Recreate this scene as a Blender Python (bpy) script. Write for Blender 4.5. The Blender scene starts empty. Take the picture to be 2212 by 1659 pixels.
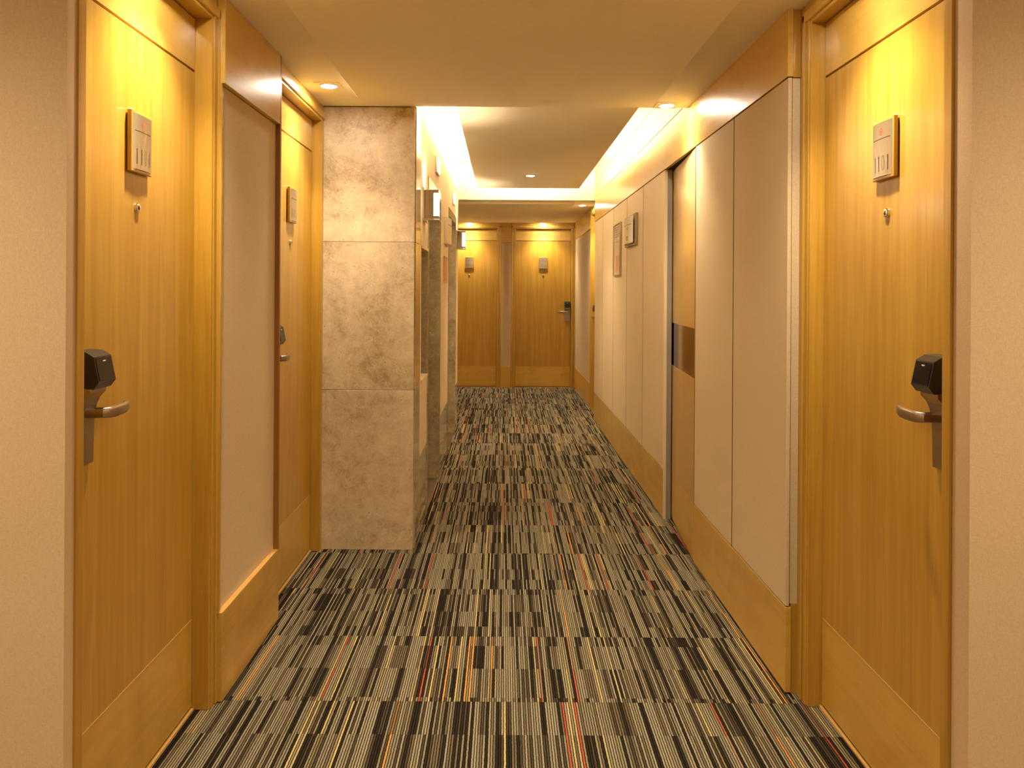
import bpy, bmesh, math, random
from mathutils import Vector, Matrix
random.seed(11)
S = bpy.context.scene
C = S.collection

# ------------------------------------------------------------------ camera, world, exposure
CAM_H = 1.34
FPX = 1670.0                      # focal length in pixels of the 2212 x 1659 frame
cam_d = bpy.data.cameras.new('camera')
cam_d.sensor_fit = 'HORIZONTAL'
cam_d.sensor_width = 36.0
cam_d.lens = FPX / 2212 * 36.0
cam_d.shift_x = (1106 - 1088) / 2212
cam_d.shift_y = (628 - 829.5) / 2212
cam_d.clip_start = 0.02
cam = bpy.data.objects.new('camera', cam_d)
C.objects.link(cam)
cam.matrix_world = Matrix.Translation((0, 0, CAM_H)) @ Matrix.Rotation(math.pi / 2, 4, 'X') @ Matrix.Rotation(0.006, 4, 'Z')
S.camera = cam

w = bpy.data.worlds.new('world'); S.world = w; w.use_nodes = True
w.node_tree.nodes['Background'].inputs[0].default_value = (0.02, 0.016, 0.01, 1)
w.node_tree.nodes['Background'].inputs[1].default_value = 0.2
vs = S.view_settings
vs.view_transform = 'Standard'; vs.look = 'None'; vs.gamma = 1.0; vs.use_curve_mapping = False
vs.exposure = 1.65

WARM = (1.0, 0.82, 0.56)          # lamp colour
SPOT_W = 23.0                     # one recessed downlight
COVE = 23.0                       # emission of the cove led strip
LENS = 110.0

# ------------------------------------------------------------------ node helpers
class NT:
    def __init__(s, name):
        s.m = bpy.data.materials.new(name); s.m.use_nodes = True
        s.t = s.m.node_tree; s.b = s.t.nodes['Principled BSDF']
    def n(s, typ, **kw):
        nd = s.t.nodes.new(typ)
        for k, v in kw.items(): setattr(nd, k, v)
        return nd
    def put(s, sock, v):
        if hasattr(v, 'is_linked') or hasattr(v, 'links'): s.t.links.new(v, sock)
        else: sock.default_value = v
    def math(s, op, a, b=0.0, c=0.0, clamp=False):
        nd = s.n('ShaderNodeMath', operation=op, use_clamp=clamp)
        s.put(nd.inputs[0], a); s.put(nd.inputs[1], b); s.put(nd.inputs[2], c)
        return nd.outputs[0]
    def mix(s, f, a, b, mode='MIX'):
        nd = s.n('ShaderNodeMix', data_type='RGBA', blend_type=mode)
        s.put(nd.inputs[0], f); s.put(nd.inputs[6], a); s.put(nd.inputs[7], b)
        return nd.outputs[2]
    def pos(s):
        return s.n('ShaderNodeNewGeometry').outputs['Position']
    def vscale(s, v, k):
        nd = s.n('ShaderNodeVectorMath', operation='MULTIPLY')
        s.put(nd.inputs[0], v); nd.inputs[1].default_value = k
        return nd.outputs[0]
    def vadd(s, v, k):
        nd = s.n('ShaderNodeVectorMath', operation='ADD')
        s.put(nd.inputs[0], v); s.put(nd.inputs[1], k)
        return nd.outputs[0]
    def noise(s, v, scale=1.0, detail=3.0, rough=0.5, dist=0.0):
        nd = s.n('ShaderNodeTexNoise')
        s.put(nd.inputs['Vector'], v); nd.inputs['Scale'].default_value = scale
        nd.inputs['Detail'].default_value = detail; nd.inputs['Roughness'].default_value = rough
        nd.inputs['Distortion'].default_value = dist
        return nd.outputs['Fac']
    def ramp(s, f, pts, const=False):
        nd = s.n('ShaderNodeValToRGB')
        e = nd.color_ramp
        if const: e.interpolation = 'CONSTANT'
        while len(e.elements) < len(pts): e.elements.new(0.5)
        for el, (p, c) in zip(e.elements, pts):
            el.position = p; el.color = (c[0], c[1], c[2], 1)
        s.put(nd.inputs[0], f)
        return nd.outputs[0]
    def rnd(s):
        return s.n('ShaderNodeObjectInfo').outputs['Random']
    def bump(s, h, strength=0.2, dist=0.002):
        nd = s.n('ShaderNodeBump')
        nd.inputs['Strength'].default_value = strength; nd.inputs['Distance'].default_value = dist
        s.put(nd.inputs['Height'], h)
        s.t.links.new(nd.outputs[0], s.b.inputs['Normal'])
    def fin(s, col=None, rough=0.5, metal=0.0, coat=0.0, coat_r=0.1, spec=0.5):
        if col is not None: s.put(s.b.inputs['Base Color'], col if not isinstance(col, tuple) else (*col[:3], 1))
        s.put(s.b.inputs['Roughness'], rough); s.b.inputs['Metallic'].default_value = metal
        s.b.inputs['Coat Weight'].default_value = coat; s.b.inputs['Coat Roughness'].default_value = coat_r
        s.b.inputs['Specular IOR Level'].default_value = spec
        return s.m

def wood(name, k, blotch=0.35, dark=(0.41, 0.205, 0.009), light=(0.66, 0.41, 0.080), rough=0.32):
    t = NT(name)
    p = t.pos(); r = t.rnd()
    off = t.n('ShaderNodeCombineXYZ'); t.put(off.inputs[0], t.math('MULTIPLY', r, 37.0)); t.put(off.inputs[2], t.math('MULTIPLY', r, 11.0))
    p = t.vadd(p, off.outputs[0])
    g = t.noise(t.vscale(p, k), 1.0, 5.0, 0.6, 0.6)
    fine = t.noise(t.vscale(p, tuple(6 * x for x in k)), 1.0, 2.0, 0.5)
    bl = t.noise(p, 3.2, 3.0, 0.5, 1.2)
    f = t.math('ADD', t.math('MULTIPLY', g, 0.75), t.math('MULTIPLY', bl, blotch))
    f = t.math('ADD', f, t.math('MULTIPLY', fine, 0.22))
    f = t.math('ADD', f, t.math('MULTIPLY', t.math('SUBTRACT', r, 0.5), 0.10))
    c = t.ramp(f, [(0.30, dark), (0.62, tuple(0.5 * (a + b) for a, b in zip(dark, light))), (0.95, light)])
    t.bump(fine, 0.04, 0.001)
    return t.fin(c, rough, coat=0.35, coat_r=0.16)

MW_V = wood('maple_vertical_grain', (26, 26, 1.1), 0.18)
MW_H = wood('maple_horizontal_grain', (1.3, 1.3, 18), 0.80)
MW_E = wood('maple_dark_edge', (20, 20, 1.0), 0.2, dark=(0.20, 0.07, 0.006), light=(0.32, 0.13, 0.016))
MW_Y = wood('maple_pale_yellow', (30, 30, 1.1), 0.12, dark=(0.52, 0.32, 0.09), light=(0.70, 0.475, 0.17), rough=0.35)
MW_L = wood('maple_light_lipping', (3, 3, 26), 0.15, dark=(0.66, 0.36, 0.09), light=(0.84, 0.52, 0.17))

def fabric(name, base, scale=420.0, amt=0.16, bumpk=0.22, rough=0.85):
    t = NT(name)
    p = t.pos()
    a = t.noise(t.vscale(p, (1, 1, 0.25)), scale, 2.0, 0.6)
    b = t.noise(t.vscale(p, (0.3, 0.3, 1)), scale, 2.0, 0.6)
    f = t.math('MULTIPLY', t.math('ADD', a, b), 0.5)
    lo = t.noise(p, 1.7, 2.0, 0.5)
    v = t.math('ADD', t.math('MULTIPLY', t.math('SUBTRACT', f, 0.5), amt * 4), 1.0)
    v = t.math('ADD', v, t.math('MULTIPLY', t.math('SUBTRACT', lo, 0.5), 0.10))
    vc = t.n('ShaderNodeCombineXYZ')
    for i in range(3): t.put(vc.inputs[i], v)
    c = t.mix(1.0, (*base, 1), vc.outputs[0], 'MULTIPLY')
    t.bump(f, bumpk, 0.0015)
    return t.fin(c, rough, spec=0.25)

M_FAB = fabric('beige_fabric_panel', (0.66, 0.53, 0.335))
M_WALLP = fabric('beige_wallcovering', (0.64, 0.475, 0.285), 520, 0.13, 0.25)
M_CREAM = fabric('cream_laminate', (0.76, 0.62, 0.41), 300, 0.03, 0.04, 0.5)

def plain(name, col, rough=0.6, metal=0.0, coat=0.0, spec=0.5, var=0.06, scale=6.0):
    t = NT(name)
    n = t.noise(t.pos(), scale, 3.0, 0.55)
    v = t.math('ADD', t.math('MULTIPLY', t.math('SUBTRACT', n, 0.5), var * 2), 1.0)
    vc = t.n('ShaderNodeCombineXYZ')
    for i in range(3): t.put(vc.inputs[i], v)
    c = t.mix(1.0, (*col, 1), vc.outputs[0], 'MULTIPLY')
    return t.fin(c, rough, metal, coat, spec=spec)

M_CEIL = plain('cream_ceiling_paint', (0.92, 0.85, 0.70), 0.75, spec=0.3, var=0.02)
M_WHITE = plain('white_paint', (0.86, 0.80, 0.68), 0.6, var=0.02)
M_DARK = plain('dark_gap', (0.02, 0.012, 0.006), 0.8)
M_GREY = plain('grey_painted_steel', (0.30, 0.27, 0.23), 0.5, var=0.15)
M_BLACK = plain('black_plastic', (0.018, 0.016, 0.015), 0.28, spec=0.5)
M_BLACKG = plain('black_gloss_face', (0.008, 0.006, 0.008), 0.10, spec=0.6)
M_INK = plain('dark_engraving', (0.03, 0.022, 0.015), 0.6)
M_RED = plain('red_enamel', (0.55, 0.10, 0.08), 0.5)
M_PINK = plain('copper_toned_print', (0.62, 0.30, 0.16), 0.5)
M_PAPER = plain('pale_printed_sheet', (0.66, 0.52, 0.33), 0.6)
M_TAN = plain('tan_anodised_metal', (0.42, 0.33, 0.21), 0.4)
M_GREYINK = plain('grey_print', (0.30, 0.25, 0.18), 0.6)

def steel(name, col, rough, k=(900, 900, 14)):
    t = NT(name)
    n = t.noise(t.vscale(t.pos(), k), 1.0, 2.0, 0.5)
    r = t.math('ADD', t.math('MULTIPLY', t.math('SUBTRACT', n, 0.5), 0.18), rough)
    t.bump(n, 0.05, 0.0004)
    return t.fin(col, r, 1.0)
M_STEEL = steel('brushed_steel', (0.60, 0.56, 0.48), 0.34)
M_SATIN = steel('satin_nickel', (0.44, 0.37, 0.30), 0.33, (300, 300, 40))
M_CHROME = steel('polished_chrome', (0.78, 0.74, 0.68), 0.08, (200, 200, 200))
M_BRONZE = steel('polished_bronze_band', (0.36, 0.25, 0.14), 0.12, (4, 4, 200))

def stone(name, rough, dark=(0.40, 0.285, 0.145), light=(0.75, 0.62, 0.41), coat=0.0):
    t = NT(name)
    p = t.vadd(t.pos(), (0, 0, 0))
    r = t.rnd()
    off = t.n('ShaderNodeCombineXYZ')
    for i, k in enumerate((13.0, 7.0, 29.0)): t.put(off.inputs[i], t.math('MULTIPLY', r, k))
    p = t.vadd(p, off.outputs[0])
    big = t.noise(p, 3.6, 5.0, 0.62, 0.9)
    mid = t.noise(p, 17.0, 5.0, 0.65, 0.5)
    fine = t.noise(p, 90.0, 4.0, 0.7, 0.2)
    f = t.math('ADD', t.math('MULTIPLY', big, 0.60), t.math('MULTIPLY', mid, 0.38))
    f = t.math('ADD', f, t.math('MULTIPLY', fine, 0.26))
    c = t.ramp(f, [(0.47, dark), (0.60, tuple(0.42 * a + 0.58 * b for a, b in zip(dark, light))), (0.76, light)])
    vo = t.n('ShaderNodeTexVoronoi'); t.put(vo.inputs['Vector'], p); vo.inputs['Scale'].default_value = 42.0
    pit = t.math('MULTIPLY', t.math('LESS_THAN', vo.outputs['Distance'], 0.16), t.math('GREATER_THAN', mid, 0.56))
    c = t.mix(t.math('MULTIPLY', pit, 0.55), c, (0.20, 0.13, 0.06, 1))
    vein = t.math('LESS_THAN', t.math('ABSOLUTE', t.math('SUBTRACT', t.noise(p, 9.0, 4.0, 0.6, 1.6), 0.5)), 0.006)
    c = t.mix(t.math('MULTIPLY', vein, 0.5), c, (0.80, 0.70, 0.52, 1))
    t.bump(t.math('SUBTRACT', fine, pit), 0.05, 0.002)
    return t.fin(c, rough, coat=coat, coat_r=0.06)
M_TRAV = stone('travertine_honed', 0.45)
M_TRAVP = stone('travertine_polished', 0.10, coat=0.6)
M_TRAVG = stone('greenish_marble', 0.16, dark=(0.24, 0.19, 0.10), light=(0.50, 0.42, 0.27), coat=0.4)

def emit(name, col, strength):
    t = NT(name)
    t.b.inputs['Base Color'].default_value = (0.9, 0.85, 0.75, 1)
    t.b.inputs['Emission Color'].default_value = (*col, 1)
    t.b.inputs['Emission Strength'].default_value = strength
    return t.m
M_LED = emit('led_strip_light', WARM, COVE)
M_LENS = emit('downlight_lens', (1.0, 0.90, 0.74), LENS)
M_GLOW = emit('frosted_glass_glow', (1.0, 0.88, 0.68), 5.0)
M_LANTERN = emit('lantern_glow', (1.0, 0.92, 0.80), 1.1)

def carpet():
    t = NT('striped_loop_carpet')
    sp = t.n('ShaderNodeSeparateXYZ'); t.put(sp.inputs[0], t.pos())
    x, y = sp.outputs[0], sp.outputs[1]
    rnd = t.rnd()
    RIB = 0.0078
    wob = t.noise(t.vscale(t.pos(), (1, 1, 1)), 60.0, 2.0, 0.5)
    xx = t.math('ADD', x, t.math('MULTIPLY', t.math('SUBTRACT', wob, 0.5), 0.003))
    u = t.math('DIVIDE', xx, RIB)
    i = t.math('FLOOR', u)
    off = t.math('MULTIPLY', rnd, 517.0)
    ii = t.math('ADD', i, t.math('FLOOR', off))
    # bands along the corridor, shared across its width
    vy = t.n('ShaderNodeTexVoronoi', voronoi_dimensions='1D'); t.put(vy.inputs['W'], y)
    vy.inputs['Scale'].default_value = 1 / 0.18; vy.inputs['Randomness'].default_value = 1.0
    j = t.math('FLOOR', t.math('MULTIPLY', t.n_sep(vy.outputs['Color']), 997.0)) if hasattr(t, 'n_sep') else None
    if j is None:
        sc = t.n('ShaderNodeSeparateColor'); t.put(sc.inputs[0], vy.outputs['Color'])
        j = t.math('FLOOR', t.math('MULTIPLY', sc.outputs[0], 997.0))
    def wn(a, b):
        nd = t.n('ShaderNodeTexWhiteNoise', noise_dimensions='2D')
        cv = t.n('ShaderNodeCombineXYZ'); t.put(cv.inputs[0], a); t.put(cv.inputs[1], b)
        t.put(nd.inputs['Vector'], cv.outputs[0])
        return nd.outputs['Value']
    # groups of ribs
    vg = t.n('ShaderNodeTexVoronoi', voronoi_dimensions='1D'); t.put(vg.inputs['W'], t.math('ADD', i, off))
    vg.inputs['Scale'].default_value = 1 / 4.5
    sg = t.n('ShaderNodeSeparateColor'); t.put(sg.inputs[0], vg.outputs['Color'])
    g = t.math('FLOOR', t.math('MULTIPLY', sg.outputs[0], 991.0))
    grp = wn(g, j)                       # light or dark group in this band
    rib = wn(ii, t.math('FLOOR', off))   # constant along the tile
    rib2 = wn(ii, j)
    v = t.math('ADD', t.math('MULTIPLY', grp, 0.14), t.math('ADD', t.math('MULTIPLY', rib, 0.50), t.math('MULTIPLY', rib2, 0.36)))
    neutral = t.ramp(v, [(0.0, (0.028, 0.021, 0.014)), (0.33, (0.075, 0.056, 0.034)), (0.41, (0.165, 0.128, 0.076)),
                         (0.49, (0.27, 0.230, 0.145)), (0.62, (0.335, 0.288, 0.190))], True)
    acc = wn(t.math('ADD', ii, 71.0), t.math('FLOOR', off))
    accent = t.ramp(acc, [(0.0, (0.50, 0.095, 0.042)), (0.013, (0.74, 0.32, 0.075)), (0.027, (0.62, 0.47, 0.18)),
                          (0.060, (0.52, 0.42, 0.20))], True)
    isacc = t.math('LESS_THAN', acc, 0.085)
    fade = t.math('MULTIPLY', isacc, t.math('ADD', t.math('MULTIPLY', t.math('GREATER_THAN', wn(g, t.math('ADD', j, 3.0)), 0.35), 0.55), 0.35))
    c = t.mix(fade, neutral, accent)
    # loop piles: dark line between ribs, beads along each rib
    fr = t.math('FRACT', u)
    ridge = t.math('SUBTRACT', 1.0, t.math('MULTIPLY', t.math('ABSOLUTE', t.math('SUBTRACT', fr, 0.5)), 2.0))
    bead = t.noise(t.vscale(t.pos(), (130, 210, 1)), 1.0, 2.0, 0.6)
    h = t.math('MULTIPLY', t.math('POWER', ridge, 0.6), t.math('ADD', bead, 0.45))
    shade = t.math('ADD', t.math('MULTIPLY', t.math('MINIMUM', t.math('MULTIPLY', t.math('MAXIMUM', t.math('SUBTRACT', ridge, 0.12), 0.0), 1.9), 1.0), 0.94), 0.06)
    shade = t.math('MULTIPLY', shade, t.math('ADD', t.math('MULTIPLY', bead, 0.9), 0.55))
    vc = t.n('ShaderNodeCombineXYZ')
    for q in range(3): t.put(vc.inputs[q], shade)
    c = t.mix(1.0, c, vc.outputs[0], 'MULTIPLY')
    t.bump(h, 0.5, 0.004)
    return t.fin(c, 0.95, spec=0.1)
M_CARPET = carpet()

# ------------------------------------------------------------------ mesh helpers
def link(name, me, mat, parent=None):
    o = bpy.data.objects.new(name, me); C.objects.link(o)
    if mat is not None and not me.materials: me.materials.append(mat)
    if parent is not None: o.parent = parent
    return o
def mesh_of(bm, name, smooth=False):
    bmesh.ops.recalc_face_normals(bm, faces=bm.faces)
    me = bpy.data.meshes.new(name); bm.to_mesh(me); bm.free()
    if smooth:
        for p in me.polygons: p.use_smooth = True
        try: me.set_sharp_from_angle(angle=math.radians(35))
        except Exception: pass
    return me
def add_box(bm, x0, x1, y0, y1, z0, z1, bev=0.0):
    r = bmesh.ops.create_cube(bm, size=1.0, matrix=Matrix.Translation(((x0 + x1) / 2, (y0 + y1) / 2, (z0 + z1) / 2)) @ Matrix.Diagonal((abs(x1 - x0), abs(y1 - y0), abs(z1 - z0), 1)))
    if bev > 0:
        es = list({e for v in r['verts'] for e in v.link_edges})
        bmesh.ops.bevel(bm, geom=es, offset=bev, segments=1, affect='EDGES')
def box(name, x0, x1, y0, y1, z0, z1, mat, parent=None, bev=0.0):
    bm = bmesh.new(); add_box(bm, x0, x1, y0, y1, z0, z1, bev)
    return link(name, mesh_of(bm, name), mat, parent)
def boxes(name, lst, mat, parent=None, bev=0.0):
    bm = bmesh.new()
    for b in lst: add_box(bm, *b, bev)
    return link(name, mesh_of(bm, name), mat, parent)
def prism_x(name, prof, x0, x1, mat, parent=None, smooth=False, taper=0.0):
    """profile of (y, z) points extruded along x"""
    bm = bmesh.new()
    a = [bm.verts.new((x0, y, z)) for y, z in prof]; b = [bm.verts.new((x1, y, z)) for y, z in prof]
    n = len(prof)
    bm.faces.new(a); bm.faces.new(list(reversed(b)))
    for k in range(n): bm.faces.new((a[k], b[k], b[(k + 1) % n], a[(k + 1) % n]))
    bm.normal_update()
    bmesh.ops.triangulate(bm, faces=[f for f in bm.faces if len(f.verts) > 4])
    return link(name, mesh_of(bm, name, smooth), mat, parent)
def lathe(name, prof, seg, mat, parent=None, axis='Y', at=(0, 0, 0)):
    """profile of (r, t): radius and distance along the axis"""
    bm = bmesh.new(); rings = []
    for r, t_ in prof:
        ring = []
        for k in range(seg):
            a = 2 * math.pi * k / seg; p = (r * math.cos(a), r * math.sin(a))
            co = {'Y': (p[0], t_, p[1]), 'Z': (p[0], p[1], t_), 'X': (t_, p[0], p[1])}[axis]
            ring.append(bm.verts.new(Vector(co) + Vector(at)))
        rings.append(ring)
    for a, b in zip(rings, rings[1:]):
        for k in range(seg): bm.faces.new((a[k], a[(k + 1) % seg], b[(k + 1) % seg], b[k]))
    bm.faces.new(rings[0]); bm.faces.new(rings[-1])
    return link(name, mesh_of(bm, name, True), mat, parent)
def sweep(name, pts, mat, parent=None, seg=12):
    """pts: (co, half width sideways, half height z); oval section swept in the horizontal plane"""
    bm = bmesh.new(); rings = []
    n = len(pts)
    for k, (co, rw, rh) in enumerate(pts):
        a = Vector(pts[max(k - 1, 0)][0]); b = Vector(pts[min(k + 1, n - 1)][0])
        d = (b - a).normalized(); side = d.cross(Vector((0, 0, 1)))
        side = side.normalized() if side.length > 1e-6 else Vector((1, 0, 0))
        up = side.cross(d).normalized()
        ring = []
        for q in range(seg):
            an = 2 * math.pi * q / seg
            c_, s_ = math.cos(an), math.sin(an)
            c_ = math.copysign(abs(c_) ** 0.6, c_); s_ = math.copysign(abs(s_) ** 0.6, s_)
            ring.append(bm.verts.new(Vector(co) + side * rw * c_ + up * rh * s_))
        rings.append(ring)
    for a, b in zip(rings, rings[1:]):
        for q in range(seg): bm.faces.new((a[q], a[(q + 1) % seg], b[(q + 1) % seg], b[q]))
    bm.faces.new(rings[0]); bm.faces.new(rings[-1])
    return link(name, mesh_of(bm, name, True), mat, parent)
def empty(name, loc, rz=0.0):
    o = bpy.data.objects.new(name, None); C.objects.link(o)
    o.location = loc; o.rotation_euler = (0, 0, rz); o.empty_display_size = 0.1
    return o
def tag(o, label=None, cat=None, group=None, kind=None):
    if label: o['label'] = label
    if cat: o['category'] = cat
    if group: o['group'] = group
    if kind: o['kind'] = kind
    return o
def struct(o, label=None):
    return tag(o, label, None, None, 'structure')

# ------------------------------------------------------------------ engraved characters (thin serif strokes)
def arc(cx, cy, rx, ry, a0, a1, n=14):
    return [(cx + rx * math.cos(math.radians(a0 + (a1 - a0) * k / n)), cy + ry * math.sin(math.radians(a0 + (a1 - a0) * k / n))) for k in range(n + 1)]
GLYPH = {   # unit box: width about 0.5, height 1; each stroke (points, width)
    '1': [([(0.25, 0.0), (0.25, 1.0)], 0.10), ([(0.12, 0.0), (0.38, 0.0)], 0.03), ([(0.25, 0.99), (0.10, 0.90)], 0.04)],
    '0': [(arc(0.25, 0.5, 0.20, 0.49, 0, 360, 24), 0.055)],
    '4': [([(0.36, 0.0), (0.36, 1.0)], 0.09), ([(0.36, 0.98), (0.04, 0.30), (0.48, 0.30)], 0.04), ([(0.24, 0.0), (0.48, 0.0)], 0.03)],
    '5': [([(0.42, 0.98), (0.14, 0.98), (0.11, 0.56)], 0.05), (arc(0.24, 0.32, 0.19, 0.30, 125, -150, 18), 0.06)],
    '7': [([(0.07, 0.96), (0.44, 0.96), (0.20, 0.0)], 0.07)],
    '8': [(arc(0.25, 0.75, 0.15, 0.23, 0, 360, 20), 0.06), (arc(0.25, 0.26, 0.19, 0.26, 0, 360, 20), 0.06)],
}
def stroke(bm, pts, wd, fn):
    """flat ribbon along 2-d points, mapped by fn(x, z)"""
    n = len(pts); L = []; R = []
    for k in range(n):
        a = Vector(pts[max(k - 1, 0)]); b = Vector(pts[min(k + 1, n - 1)])
        d = (b - a); d = d.normalized() if d.length > 1e-9 else Vector((1, 0))
        nrm = Vector((-d.y, d.x)) * wd / 2
        p = Vector(pts[k])
        L.append(bm.verts.new(fn(*(p + nrm)))); R.append(bm.verts.new(fn(*(p - nrm))))
    for k in range(n - 1):
        try: bm.faces.new((L[k], R[k], R[k + 1], L[k + 1]))
        except ValueError: pass
def plate_fn(w_, bulge, y0, z0, lift=0.0):
    def fn(x, z):
        return Vector((x, y0 - bulge * (1 - (2 * x / w_) ** 2) - lift, z0 + z))
    return fn
def curved_plate(name, w_, h_, bulge, y0, z0, mat, parent, n=14):
    bm = bmesh.new(); fn = plate_fn(w_, bulge, y0, z0)
    F = []; B = []
    for k in range(n + 1):
        x = -w_ / 2 + w_ * k / n
        F.append((bm.verts.new(fn(x, -h_ / 2)), bm.verts.new(fn(x, h_ / 2))))
        B.append((bm.verts.new((x, y0 + 0.001, z0 - h_ / 2)), bm.verts.new((x, y0 + 0.001, z0 + h_ / 2))))
    for k in range(n):
        bm.faces.new((F[k][0], F[k + 1][0], F[k + 1][1], F[k][1])); bm.faces.new((B[k][0], B[k][1], B[k + 1][1], B[k + 1][0]))
        bm.faces.new((F[k][1], F[k + 1][1], B[k + 1][1], B[k][1])); bm.faces.new((F[k][0], B[k][0], B[k + 1][0], F[k + 1][0]))
    bm.faces.new((F[0][0], F[0][1], B[0][1], B[0][0])); bm.faces.new((F[n][0], B[n][0], B[n][1], F[n][1]))
    return link(name, mesh_of(bm, name, True), mat, parent)
def ribbons(name, strokes, fn, mat, parent):
    bm = bmesh.new()
    for pts, wd in strokes: stroke(bm, pts, wd, fn)
    return link(name, mesh_of(bm, name), mat, parent)

def number_plaque(parent, x, z, number, block_w=0.120, block_h=0.162, y=0.0, block_mat=None):
    """wooden block with a bowed steel plate; x, z is its centre on the door face"""
    holder = box('number_plaque', x - block_w / 2, x + block_w / 2, y - 0.015, y - 0.003, z - block_h / 2, z + block_h / 2, block_mat or MW_V, parent, 0.0015)
    pw, ph = block_w * 0.90, block_h * 0.90
    def sh(f): return lambda a, b: f(a, b) + Vector((x, 0, 0))
    pl = curved_plate('metal_plate', pw, ph, 0.0042, y - 0.015, z, M_STEEL, holder)
    for v in pl.data.vertices: v.co.x += x
    fn = sh(plate_fn(pw, 0.0042, y - 0.015, z, 0.0006))
    ribbons('divider_line', [([(-pw * 0.42 + pw * 0.84 * k / 10, ph * 0.19) for k in range(11)], 0.0022)], fn, M_INK, holder)
    if number:
        gh = ph * 0.27; st = []
        adv = pw * 0.21; x0 = -adv * len(number) / 2
        for q, ch in enumerate(number):
            for pts, wd in GLYPH[ch]:
                st.append(([(x0 + q * adv + adv * 0.5 + (px - 0.25) * adv * 1.35, -ph * 0.40 + pz * gh) for px, pz in pts], wd * gh * 0.62))
        ribbons('room_number', st, fn, M_INK, holder)
    em = [(arc(0, ph * 0.32, 0.0075, 0.0085, 0, 360, 20), 0.0018), ([(-0.003, ph * 0.32), (0.003, ph * 0.32)], 0.006)]
    ribbons('emblem', em, fn, M_RED, holder)
    return holder

def lockset(parent, lx, s):
    """card lock at local x = lx; s = +1 / -1 is the side the lever points to"""
    p = prism_x('lock_plate', [(0, 0.925), (-0.010, 0.927), (-0.012, 1.02), (-0.014, 1.045), (-0.018, 1.065), (-0.026, 1.083), (-0.040, 1.098), (-0.040, 1.118), (0, 1.118)], lx - 0.037, lx + 0.037, M_SATIN, parent)
    rd = prism_x('card_reader', [(0, 1.112), (-0.050, 1.108), (-0.062, 1.124), (-0.050, 1.182), (-0.030, 1.194), (0, 1.196)], lx - 0.039, lx + 0.039, M_BLACK, p)
    a, b = Vector((0, -0.0628, 1.124)), Vector((0, -0.0508, 1.182))
    bm = bmesh.new()
    nrm = Vector((0, -0.979, -0.203)) * 0.0006
    q = [a.lerp(b, 0.06), a.lerp(b, 0.94)]
    vsx = [bm.verts.new(Vector((xx, 0, 0)) + pt + nrm) for xx, pt in ((lx - 0.034, q[0]), (lx + 0.034, q[0]), (lx + 0.034, q[1]), (lx - 0.034, q[1]))]
    bm.faces.new(vsx)
    link('reader_face', mesh_of(bm, 'reader_face'), M_BLACKG, p)
    c = Vector((lx, -0.057, 1.172))
    bm = bmesh.new()
    add_box(bm, lx - 0.006, lx + 0.006, -0.0545, -0.0525, 1.170, 1.173)
    link('brand_mark', mesh_of(bm, 'brand_mark'), M_WHITE, p)
    pts = [((lx, -0.008, 1.05), 0.0125, 0.0125), ((lx, -0.040, 1.05), 0.0115, 0.0120), ((lx, -0.054, 1.05), 0.0110, 0.0125),
           ((lx + s * 0.006, -0.063, 1.05), 0.0085, 0.0130), ((lx + s * 0.018, -0.067, 1.05), 0.0072, 0.0135), ((lx + s * 0.05, -0.066, 1.05), 0.0066, 0.0135),
           ((lx + s * 0.085, -0.062, 1.05), 0.0062, 0.0130), ((lx + s * 0.108, -0.055, 1.051), 0.0058, 0.0120), ((lx + s * 0.122, -0.044, 1.052), 0.0050, 0.0095)]
    sweep('lever_handle', pts, M_SATIN, p, 16)
    return p

def peephole(parent, x, z):
    p = lathe('peephole', [(0.013, 0.0), (0.013, -0.004), (0.0115, -0.007), (0.0075, -0.0075)], 24, M_CHROME, parent, 'Y', (x, 0, z))
    lathe('lens', [(0.0065, -0.0072), (0.004, -0.0082), (0.001, -0.0085)], 16, M_BLACKG, p, 'Y', (x, 0, z))

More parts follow.
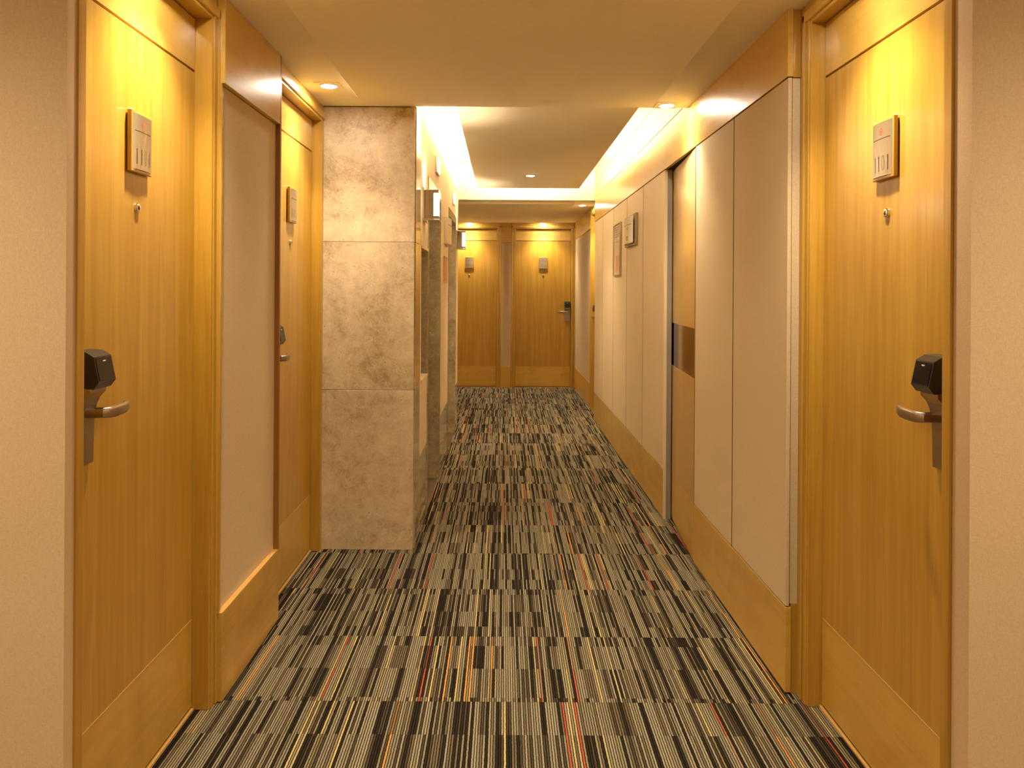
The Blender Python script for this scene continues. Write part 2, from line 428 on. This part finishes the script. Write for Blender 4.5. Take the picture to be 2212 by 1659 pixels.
def room_door(name, label, loc, rz, W, H, reveal, number, lock, top=2.285, arch=0.042, plaque_dx=0.0, arch_sides=(1, 1), lock_in=0.062, line=2.035, head_w=None):
    """local axes: x to the viewer's right, y into the wall, z up; the leaf's face is y = 0"""
    r = empty(name, loc, rz); struct(r, label)
    hw = W / 2
    leaf = box('door_leaf', -hw + 0.003, hw - 0.003, 0.010, 0.045, 0.014, H - 0.004, MW_E, r)
    box('kick_panel', -hw + 0.003, hw - 0.003, 0.0, 0.010, 0.014, 0.2885, MW_H, leaf)
    box('inlay_strip', -hw + 0.003, hw - 0.003, -0.0008, 0.010, 0.2885, 0.2912, MW_L, leaf)
    box('main_panel', -hw + 0.003, hw - 0.003, 0.0, 0.010, 0.2912, line - 0.004, MW_V, leaf)
    box('top_panel', -hw + 0.003, hw - 0.003, 0.0, 0.010, line + 0.004, H - 0.004, MW_H, leaf)
    for s in (-1, 1):
        a, b = sorted((s * hw, s * (hw + 0.036)))
        box('jamb', a, b, -reveal, 0.05, 0.0, H + 0.036, MW_V, r, 0.002)
    box('head_jamb', -hw, hw, -reveal, 0.05, H, H + 0.036, MW_H, r, 0.002)
    ya, yb = -reveal - 0.010, -reveal + 0.02
    for s, on in zip((-1, 1), arch_sides):
        if on:
            a, b = sorted((s * (hw + 0.010), s * (hw + 0.010 + arch * 0.55)))
            box('architrave', a, b, ya + 0.006, yb, 0.0, H + 0.03, MW_V, r, 0.002)
            a, b = sorted((s * (hw + 0.012 + arch * 0.55), s * (hw + 0.010 + arch)))
            box('architrave', a, b, ya, yb, 0.0, H + 0.04, MW_V, r, 0.003)
    hl = hw + (0.010 + arch if arch_sides[0] else 0.036); hr = hw + (0.010 + arch if arch_sides[1] else 0.036)
    box('head_architrave', -hl, hr, ya, yb, H + 0.012, H + 0.046, MW_H, r, 0.003)
    box('head_board', -hl, hr, ya + 0.012, yb, H + 0.046, top, MW_H, r)
    box('threshold', -hw, hw, -0.007, 0.004, 0.0, 0.006, MW_L, r)
    if number is not None:
        number_plaque(r, plaque_dx, 1.728, number)
        peephole(r, plaque_dx, 1.556)
    if lock: lockset(r, lock * (hw - lock_in), -lock)
    return r

# ------------------------------------------------------------------ floor: carpet tiles on a slab
fl = struct(box('floor', -2.05, 2.05, -2.2, 11.0, -0.12, -0.006, M_GREY), 'striped grey, black and ochre carpet tile floor of the corridor')
T = 0.475; Y0 = 2.52 - 6 * T - 4 * T
tile_me = None
def tile(x0, x1, y0, y1):
    cx, cy = (x0 + x1) / 2, (y0 + y1) / 2
    full = abs(x1 - x0 - T) < 1e-6 and abs(y1 - y0 - T) < 1e-6
    global tile_me
    if full and tile_me is not None: o = bpy.data.objects.new('carpet_tile', tile_me); C.objects.link(o); o.parent = fl
    else:
        hx, hy = (x1 - x0) / 2 - 0.0006, (y1 - y0) / 2 - 0.0006
        o = box('carpet_tile', -hx, hx, -hy, hy, -0.006, 0.0, M_CARPET, fl)
        if full: tile_me = o.data
    o.location = (cx, cy, 0)
k = 0
while Y0 + k * T < 10.78:
    a = Y0 + k * T; b = min(a + T, 10.80)
    if b <= 1.65: cols = range(-4, 4)
    elif 4.2 < a and b < 7.6: cols = range(-2, 2)
    else: cols = range(-3, 3)
    for q in cols:
        x0 = 0.06 + q * T
        tile(x0, x0 + T, a, b)
    k += 1

# ------------------------------------------------------------------ ceiling
ZC = 2.285
ce = struct(boxes('ceiling', [(-2.05, 2.05, -2.2, 3.975, ZC, 2.40), (-1.25, 1.25, 8.04, 11.0, ZC, 2.40)], M_CEIL), 'cream painted ceiling with lowered centre panels and wooden border')
box('cove_ceiling', -1.25, 1.25, 3.975, 8.04, 2.66, 2.72, M_WHITE, ce)
box('cove_riser', -1.01, 0.945, 8.04, 8.06, ZC + 0.001, 2.66, M_WHITE, ce)
box('cove_riser', -0.455, 0.945, 3.955, 3.975, ZC + 0.001, 2.66, M_WHITE, ce)
box('lowered_panel', -0.707, 0.742, -1.4, 3.766, 2.262, ZC, M_CEIL, ce, 0.002)
box('lowered_panel', -0.745, 0.750, 8.216, 10.47, 2.262, ZC, M_CEIL, ce, 0.002)
raft = struct(box('ceiling_raft', -0.268, 0.745, 4.19, 7.68, 2.36, 2.42, M_CEIL, None, 0.002), 'floating cream ceiling raft with hidden cove lighting over the lift lobby')
for x0, x1, y0, y1 in ((-0.228, -0.214, 4.24, 7.64), (0.691, 0.705, 5.50, 7.64), (-0.20, 0.68, 7.626, 7.64), (-0.20, 0.30, 4.23, 4.244)):
    box('led_strip', x0, x1, y0, y1, 2.42, 2.45, M_LED, raft)
for x in (-0.05, 0.52):
    for y in (4.8, 7.1): lathe('hanger_rod', [(0.005, 2.42), (0.005, 2.66)], 8, M_STEEL, raft, 'Z', (x, y, 0))

# ------------------------------------------------------------------ side walls, first stretch
WR = 0.945
wr = struct(boxes('wall_right', [(1.09, 1.25, 1.70, 11.0, -0.006, 2.66)], M_WALLP), 'beige fabric and maple panelled corridor wall with a concealed door')
wl = struct(boxes('wall_left', [(-1.25, -1.04, 1.674, 4.0, -0.006, 2.66)], M_WALLP), 'beige fabric and maple panelled corridor wall beside two room doors')
# lobby around the camera
struct(boxes('wall_lobby_left', [(-2.05, -0.923, 1.63, 1.6655, -0.006, ZC), (-2.05, -1.95, -2.2, 1.63, -0.006, ZC)], M_WALLP), 'beige wallcovering beside the door numbered 1104')
struct(boxes('wall_lobby_right', [(0.985, 2.05, 1.63, 1.698, -0.006, ZC), (1.95, 2.05, -2.2, 1.63, -0.006, ZC)], M_WALLP), 'beige wallcovering beside the door numbered 1101')
struct(box('wall_back', -1.95, 1.95, -2.2, -2.1, -0.006, ZC, M_WALLP), 'plain beige wall closing the lobby')

# right wall: fabric panels on a backing, maple header and baseboard
def rpanel(name, y0, y1, z0, z1, mat, parent, x=WR, th=0.013, bev=0.0015): return box(name, x, x + th, y0, y1, z0, z1, mat, parent, bev)
boxes('backing', [(0.9615, 1.09, 2.590, 3.812, 0.0, 2.66), (0.9615, 1.09, 4.604, 8.036, 0.0, 2.66), (0.9615, 1.09, 3.812, 4.604, 2.06, 2.66)], M_DARK, wr)
edges = [(2.577, 3.185), (3.185, 3.815), (4.560, 5.253), (5.253, 5.946), (5.946, 6.675), (6.675, 7.394), (7.394, 8.034)]
for y0, y1 in edges: rpanel('fabric_panel', y0 + (0.005 if y0 > 2.6 else 0), y1 - 0.005, 0.294, 2.056, M_FAB if y1 < 4 else M_CREAM, wr)
for y in (3.185, 3.8145, 5.253, 5.946, 6.675, 7.394): box('joint_shade_strip', WR + 0.0005, WR + 0.016, y - 0.0045, y + 0.0045, 0.292, 2.058, M_DARK, wr)  # dark strips paint in the shade on the panel ends at each joint
rpanel('edge_strip', 2.583, 2.590, 0.30, 2.056, M_FAB, wr, 0.9615, 0.026, 0.001)
rpanel('edge_strip', 4.553, 4.560, 0.0, 2.056, M_CREAM, wr, WR, 0.018, 0.001)
bb = struct(box('baseboard_right', WR, 0.965, 2.577, 3.815, 0.006, 0.290, MW_H, None, 0.0015), 'tall maple baseboard under the beige fabric panels')
box('baseboard_board', WR, 0.965, 4.560, 8.034, 0.006, 0.290, MW_H, bb, 0.0015)
box('end_board', 0.965, 0.990, 2.583, 2.60, 0.0, 0.30, MW_V, bb, 0.001)
box('frame_filler', 0.988, 1.09, 2.5515, 2.597, 0.0, 2.284, MW_V, bb, 0.001)
hd = struct(box('trim_1', WR - 0.002, 0.9615, 2.577, 8.034, 2.060, 2.312, MW_H, None, 0.001), 'polished maple header running above the fabric panels')
box('header_end', 0.9615, 0.987, 2.579, 2.592, 2.058, 2.285, MW_V, hd, 0.001)
box('upper_board', WR - 0.002, 0.9615, 3.976, 8.034, 2.3155, 2.498, MW_H, hd, 0.001)
box('upper_board', WR - 0.002, 0.9615, 3.976, 8.034, 2.5015, 2.658, MW_H, hd, 0.001)

# concealed service door, standing slightly ajar
sd = struct(empty('door_5', (WR, 3.818, 0.0), 0.0), 'pale maple concealed service door left slightly ajar with a bronze band')
dl = 0.775
an = math.atan2(0.054, 0.775)
lf = box('door_leaf', 0.012, 0.045, 0.0, dl, 0.012, 2.052, MW_E, sd)
lf.rotation_euler = (0, 0, -an)
box('kick_panel', 0.0, 0.012, 0.002, dl, 0.012, 0.289, MW_H, lf)
box('lower_panel', 0.0, 0.012, 0.002, dl, 0.2905, 0.909, MW_Y, lf)
box('upper_panel', 0.0, 0.012, 0.002, dl, 1.158, 2.052, MW_Y, lf)
box('bronze_band', 0.0012, 0.012, 0.002, dl, 0.909, 1.158, M_BRONZE, lf)
box('edge_lipping', -0.001, 0.012, 0.0, 0.003, 0.012, 2.052, MW_L, lf)
box('steel_jamb', 0.0185, 0.046, 0.7355, 0.785, 0.0, 2.058, M_GREY, sd, 0.001)
box('door_lining', 0.11, 0.144, 0.0, 0.785, 0.0, 2.058, M_DARK, sd)

# left wall: one fabric panel between the two doors
box('fabric_panel', -1.04, -0.924, 2.510, 3.122, 0.29, 2.004, M_FAB, wl)
box('core_board', -1.04, -0.93, 2.500, 3.13, 0.0, 2.28, MW_E, wl)
struct(box('baseboard_left', -1.0, -0.905, 2.501, 3.135, 0.004, 0.2895, MW_H, None, 0.0015), 'tall maple baseboard between the two doors')
box('top_lipping', -0.924, -0.905, 2.501, 3.135, 0.2895, 0.2915, MW_L, bpy.data.objects['baseboard_left'])
t2 = struct(box('trim_2', -1.0, -0.905, 2.501, 3.118, 2.006, 2.284, MW_H, None, 0.001), 'mottled maple header board above the fabric panel')
box('side_strip', -1.0, -0.914, 2.497, 2.509, 0.29, 2.006, MW_V, t2)
box('side_strip', -1.0, -0.905, 3.119, 3.135, 0.29, 2.284, MW_E, t2)

# ------------------------------------------------------------------ room doors
HALF = math.pi / 2
room_door('door_1', 'maple room door numbered 1104 beside the beige wallcovering', (-0.985, 2.088, 0), HALF, 0.74, 2.2, 0.055, '1104', -1, plaque_dx=-0.018, line=2.03, lock_in=0.086)
room_door('door_2', 'maple room door between the fabric panel and the travertine pier', (-0.985, 3.568, 0), HALF, 0.775, 2.205, 0.052, '1105', -1, arch_sides=(1, 0), arch=0.035, plaque_dx=-0.008, line=2.045)
room_door('door_3', 'maple room door numbered 1101 beside the grey-beige panelled wall', (1.035, 2.1215, 0), -HALF, 0.755, 2.212, 0.046, '1101', 1, plaque_dx=0.035, line=2.035)
room_door('door_4', 'maple room door half hidden beyond the cream panels', (1.062, 8.40, 0), -HALF, 0.69, 2.2, 0.070, None, -1, arch_sides=(1, 0), arch=0.03)

# ------------------------------------------------------------------ far end
FY = 10.745
wb = struct(boxes('wall_far', [(-1.25, 1.25, FY + 0.05, 11.0, -0.006, 2.4)], MW_E), 'end wall of the corridor holding two room doors')
room_door('door_6', 'maple room door numbered 1107 on the end wall', (-0.481, FY, 0), 0.0, 0.77, 2.2, 0.045, '1107', -1, arch=0.048)
room_door('door_7', 'maple room door numbered 1108 with steel card lock on the end wall', (0.5485, FY, 0), 0.0, 0.767, 2.2, 0.045, '1108', 1, arch=0.048, lock_in=0.05)
box('fabric_panel', -0.036, 0.104, FY - 0.025, FY + 0.05, 0.285, 2.012, M_FAB, wb)
box('header_board', -0.036, 0.104, FY - 0.035, FY + 0.05, 2.012, 2.284, MW_H, wb)
box('base_board', -0.036, 0.104, FY - 0.035, FY + 0.05, 0.0, 0.285, MW_H, wb)
# side walls of the far stretch
wf = struct(box('wall_far_right', 0.999, 1.09, 8.79, FY + 0.04, 0.0, 2.4, MW_E), 'beige fabric wall with maple baseboard beside the door numbered 1108')
box('fabric_panel', 0.990, 0.999, 8.794, FY - 0.05, 0.291, 2.05, M_FAB, wf)
box('base_board', 0.986, 0.999, 8.794, FY - 0.05, 0.004, 0.290, MW_H, wf)
box('header_board', 0.986, 0.999, 8.794, FY - 0.05, 2.052, 2.284, MW_H, wf)
box('head_fill', 0.950, 1.09, 8.036, 8.05, 0.0, 2.284, MW_V, wf)
wfl = struct(box('wall_far_left', -1.09, -1.01, 7.71, FY + 0.04, 0.0, 2.66, M_FAB), 'beige fabric wall hidden behind the lift lobby wall')
box('base_board', -1.01, -0.995, 7.70, FY - 0.06, 0.0, 0.29, MW_H, wfl)

# ------------------------------------------------------------------ travertine pier
PX = -0.463
pier = struct(box('column', -1.04, -0.485, 4.013, 4.238, 0.0, 2.66, M_TRAV), 'travertine clad pier projecting into the corridor')
zs = [0.0, 0.824, 1.588, ZC]
for a, b in zip(zs, zs[1:]):
    box('stone_slab', -1.035, PX, 3.990, 4.012, a + (0.0008 if a else 0), b - 0.0008, M_TRAV, pier, 0.001)
    box('side_slab', -0.485, -0.457, 4.016, 4.238, a + (0.0008 if a else 0), b - 0.0008, M_TRAVP, pier, 0.001)
box('side_slab', -0.485, -0.457, 3.98, 4.238, ZC + 0.001, 2.66, M_WHITE, pier)

# ------------------------------------------------------------------ lift lobby wall
LX = -0.457
lw = struct(box('wall_lift', -1.05, -0.66, 4.24, 7.695, -0.006, 2.66, M_CREAM), 'cream wall over polished travertine skirting holding two lifts')
L1, L2 = (4.665, 5.500), (6.375, 7.272)
NI = (4.285, 4.625, 0.83, 1.588)
def lbox(name, y0, y1, z0, z1, mat, x1=LX, x0=-0.66, bev=0.0008): return box(name, x0, x1, y0, y1, z0, z1, mat, lw, bev)
SK = 0.425; ZL = 1.955; ZT = 2.352
for y0, y1 in ((4.24, L1[0] - 0.03), (L1[1] + 0.05, L2[0] - 0.03), (L2[1] + 0.05, 7.695)):
    lbox('stone_skirting', y0 + 0.001, y1 - 0.001, 0.0, SK, M_TRAVP)
lbox('wall_panel', 4.241, L1[0] - 0.031, SK + 0.002, NI[2], M_CREAM)
lbox('wall_panel', 4.241, L1[0] - 0.031, NI[3], ZT, M_CREAM)
lbox('wall_panel', 4.241, NI[0], NI[2], NI[3], M_CREAM)
lbox('niche_jamb', NI[1], L1[0] - 0.031, NI[2], NI[3], M_TRAVG)
lbox('niche_back', NI[0], NI[1], NI[2], NI[3], M_TRAVG, -0.575)
lbox('niche_sill', NI[0], NI[1], NI[2] - 0.001, NI[2] + 0.012, M_CREAM, LX + 0.006, -0.575)
lbox('niche_head', NI[0], NI[1], NI[3] - 0.016, NI[3] + 0.001, M_CREAM, LX + 0.006, -0.575)
lbox('wall_panel', L1[1] + 0.051, L2[0] - 0.031, SK + 0.002, ZT, M_CREAM)
lbox('wall_panel', L2[1] + 0.051, 7.694, SK + 0.002, ZT, M_CREAM)
for y0, y1 in (L1, L2): lbox('wall_panel', y0 - 0.03, y1 + 0.05, ZL + 0.075, ZT, M_CREAM)
lbox('frieze', 4.241, 7.695, ZT + 0.003, 2.66, M_WHITE)
box('end_panel', -1.0, LX, 7.696, 7.706, 0.0, 2.66, M_CREAM, lw)

def lift(name, label, y0, y1):
    r = empty(name, (LX, (y0 + y1) / 2, 0)); tag(r, label, 'elevator door', 'lift doors in the cream wall')
    h = (y1 - y0) / 2
    box('stone_jamb', -0.075, 0.006, -h - 0.03, -h, 0.0, ZL + 0.07, M_TRAVG, r, 0.001)
    box('stone_jamb', -0.075, 0.006, h, h + 0.05, 0.0, ZL + 0.07, M_TRAVG, r, 0.001)
    box('stone_lintel', -0.075, 0.006, -h, h, ZL, ZL + 0.07, M_TRAVG, r, 0.001)
    for s in (-1, 1):
        a, b = sorted((s * 0.001, s * (h - 0.001)))
        box('sliding_panel', -0.115, -0.085, a, b, 0.008, ZL + 0.01, M_STEEL, r, 0.0015)
    box('threshold', -0.115, 0.0, -h, h, 0.0, 0.005, M_SATIN, r)
    return r
lift('elevator_door', 'steel lift door in a stone surround next to the pier', *L1)
lift('elevator_door', 'steel lift door in a stone surround next to the end wall sconce', *L2)

# ------------------------------------------------------------------ fittings on the lift wall
def sconce(label, y):
    r = empty('wall_sconce', (LX, y, 1.823)); tag(r, label, 'wall lamp', 'chrome wall sconces in the lift lobby')
    box('back_plate', 0.0, 0.010, -0.050, 0.150, -0.095, 0.092, M_CHROME, r, 0.001)
    box('end_plate', 0.010, 0.060, 0.0, 0.004, -0.085, 0.085, M_CHROME, r, 0.0005)
    box('end_plate', 0.010, 0.060, 0.096, 0.100, -0.085, 0.085, M_CHROME, r, 0.0005)
    box('glass_shade', 0.062, 0.084, -0.002, 0.102, -0.062, 0.066, M_GLOW, r, 0.003)
    box('bottom_bracket', 0.010, 0.092, -0.004, 0.104, -0.090, -0.082, M_CHROME, r, 0.0005)
    box('bottom_clip', 0.060, 0.088, 0.0, 0.100, -0.082, -0.062, M_CHROME, r, 0.0005)
    box('top_clip', 0.060, 0.088, 0.0, 0.100, 0.066, 0.086, M_CHROME, r, 0.0005)
    box('lamp_tube', 0.022, 0.050, 0.012, 0.088, -0.05, 0.05, M_GLOW, r, 0.003)
    for dz, rot in ((0.09, 0.0), ):
        ld = bpy.data.lights.new('sconce_light', 'SPOT'); ld.energy = 5.0; ld.color = WARM; ld.spot_size = math.radians(110); ld.spot_blend = 0.7; ld.shadow_soft_size = 0.02
        lo = bpy.data.objects.new('sconce_light', ld); C.objects.link(lo); lo.parent = r; lo.location = (0.036, 0.05, 0.075); lo.rotation_euler = (math.pi, 0, 0)
    return r
sconce('chrome and frosted glass sconce next to the travertine pier', 4.36)
sconce('chrome and frosted glass sconce at the corner facing the end doors', 7.36)

def lantern(label, y, z):
    r = empty('lift_lantern', (LX, y, z)); tag(r, label, 'lift lantern', 'lift lanterns over the doors')
    box('housing', 0.0, 0.014, -0.10, 0.10, -0.055, 0.055, M_STEEL, r, 0.002)
    box('lens', 0.014, 0.020, -0.085, 0.085, -0.042, 0.048, M_LANTERN, r, 0.002)
lantern('small lit lantern above the lift next to the pier', 5.20, 2.175)
lantern('small lit lantern above the lift next to the end wall sconce', 6.87, 2.155)

fs = empty('floor_sign', (LX, 6.09, 1.80), HALF); tag(fs, 'bowed steel sign on the cream wall between the lifts', 'sign')
box('back_block', -0.20, 0.20, -0.022, 0.0, -0.105, 0.105, M_STEEL, fs, 0.002)
pl = curved_plate('metal_plate', 0.36, 0.20, 0.020, -0.022, 0.0, M_STEEL, fs)
ribbons('divider_line', [([(-0.15 + 0.30 * k / 10, 0.045) for k in range(11)], 0.004)], plate_fn(0.36, 0.020, -0.022, 0.0, 0.0008), M_INK, fs)

cp = empty('call_panel', (LX, 6.01, 1.50), HALF); tag(cp, 'flat copper-toned plate under the bowed steel sign between the lifts', 'plate')
box('plate', -0.165, 0.165, -0.008, 0.0, -0.098, 0.098, M_PINK, cp, 0.002)
box('rim', -0.165, 0.165, -0.012, 0.0, 0.094, 0.100, M_STEEL, cp)
box('rim', -0.165, 0.165, -0.012, 0.0, -0.100, -0.094, M_STEEL, cp)

# ------------------------------------------------------------------ signs on the cream panels
ws = empty('wall_sign', (WR, 5.685, 1.785), -HALF); tag(ws, 'bowed steel sign with thin line and pictograms on the cream panels', 'sign')
box('back_block', -0.235, 0.235, -0.020, 0.0, -0.112, 0.112, M_TAN, ws, 0.002)
box('standoff', -0.16, 0.16, -0.030, -0.020, -0.07, 0.07, M_DARK, ws)
curved_plate('metal_plate', 0.40, 0.190, 0.020, -0.030, 0.0, M_STEEL, ws, 20)
wfn = plate_fn(0.40, 0.020, -0.030, 0.0, 0.001)
ribbons('divider_line', [([(-0.17 + 0.34 * k / 12, 0.038) for k in range(13)], 0.003)], wfn, M_INK, ws)
ribbons('pictogram', [(arc(0.06, 0.015, 0.022, 0.010, 180, 360, 10), 0.004), ([(0.055, 0.024), (0.065, 0.024)], 0.006)], wfn, M_INK, ws)
ribbons('pictogram', [([(0.03, -0.045 - 0.009 * k), (0.075, -0.045 - 0.009 * k)], 0.004) for k in range(4)], wfn, M_INK, ws)

ev = empty('evacuation_plan', (WR, 6.395, 1.685), -HALF); tag(ev, 'tall framed notice with faint print on the cream panels', 'notice')
box('backing', -0.175, 0.175, -0.008, 0.0, -0.205, 0.205, M_PAPER, ev)
for a in ((-0.19, -0.175, -0.215, 0.215), (0.175, 0.19, -0.215, 0.215), (-0.175, 0.175, 0.205, 0.215), (-0.175, 0.175, -0.215, -0.205)):
    box('frame_bar', a[0], a[1], -0.018, 0.0, a[2], a[3], M_STEEL, ev, 0.001)
boxes('text_print', [(-0.14, 0.12 - 0.03 * (k % 3), -0.0088, -0.008, 0.178 - 0.018 * k, 0.186 - 0.018 * k) for k in range(5)], M_GREYINK, ev)
box('rule_line', -0.15, 0.15, -0.0088, -0.008, 0.062, 0.066, M_GREYINK, ev)
box('plan_print', -0.08, 0.10, -0.0088, -0.008, -0.18, -0.05, M_PINK, ev)

# ------------------------------------------------------------------ recessed downlights
def downlight(label, x, y, z, power=SPOT_W, size=108, tilt=(0, 0), blend=1.0):
    r = empty('recessed_downlight', (x, y, z)); tag(r, label, 'downlight', 'recessed ceiling downlights')
    bm = bmesh.new()
    for a in ((-0.058, 0.058, -0.058, -0.036), (-0.058, 0.058, 0.036, 0.058), (-0.058, -0.036, -0.036, 0.036), (0.036, 0.058, -0.036, 0.036)):
        add_box(bm, a[0], a[1], a[2], a[3], -0.003, 0.0)
    link('trim_plate', mesh_of(bm, 'trim_plate'), M_CEIL, r)
    lathe('lens', [(0.036, -0.002), (0.030, -0.006), (0.012, -0.008)], 24, M_LENS, r, 'Z')
    lathe('retaining_ring', [(0.041, -0.0005), (0.041, -0.005), (0.036, -0.005), (0.036, -0.0005)], 24, M_WHITE, r, 'Z')
    ld = bpy.data.lights.new('downlight_lamp', 'SPOT'); ld.energy = power; ld.color = WARM
    ld.spot_size = math.radians(size); ld.spot_blend = blend; ld.shadow_soft_size = 0.028
    lo = bpy.data.objects.new('downlight_lamp', ld); C.objects.link(lo); lo.parent = r; lo.location = (0, 0, -0.04); lo.rotation_euler = (tilt[0], tilt[1], 0)
    return r
downlight('square recessed downlight over the door beside the lock-side wallcovering, numbered 1104', -0.815, 2.08, ZC)
downlight('square recessed downlight facing the near end of the fabric panels, over door 1101', 0.81, 2.08, ZC)
downlight('recessed downlight next to the travertine pier', -0.815, 3.577, ZC, power=18.0)
downlight('recessed downlight at the ajar service door', 0.820, 3.914, ZC, power=17.0)
downlight('recessed downlight at the door beyond the cream panels', 0.86, 8.50, ZC)
downlight('recessed downlight in the floating raft', 0.23, 6.83, 2.36)
downlight('downlight tucked above the end wall door next to the lift lobby corner', -0.482, 10.585, ZC, power=18.0)
downlight('downlight tucked above the end wall door with the steel card lock', 0.545, 10.585, ZC, power=18.0)
for x in (-1.35, 1.35):  # unseen downlights behind the camera, added as fill for front walls and corridor
    for y in (0.70, -1.1): downlight('unseen recessed downlight added as fill in the lobby ceiling', x, y, ZC, size=150, power=26.0)
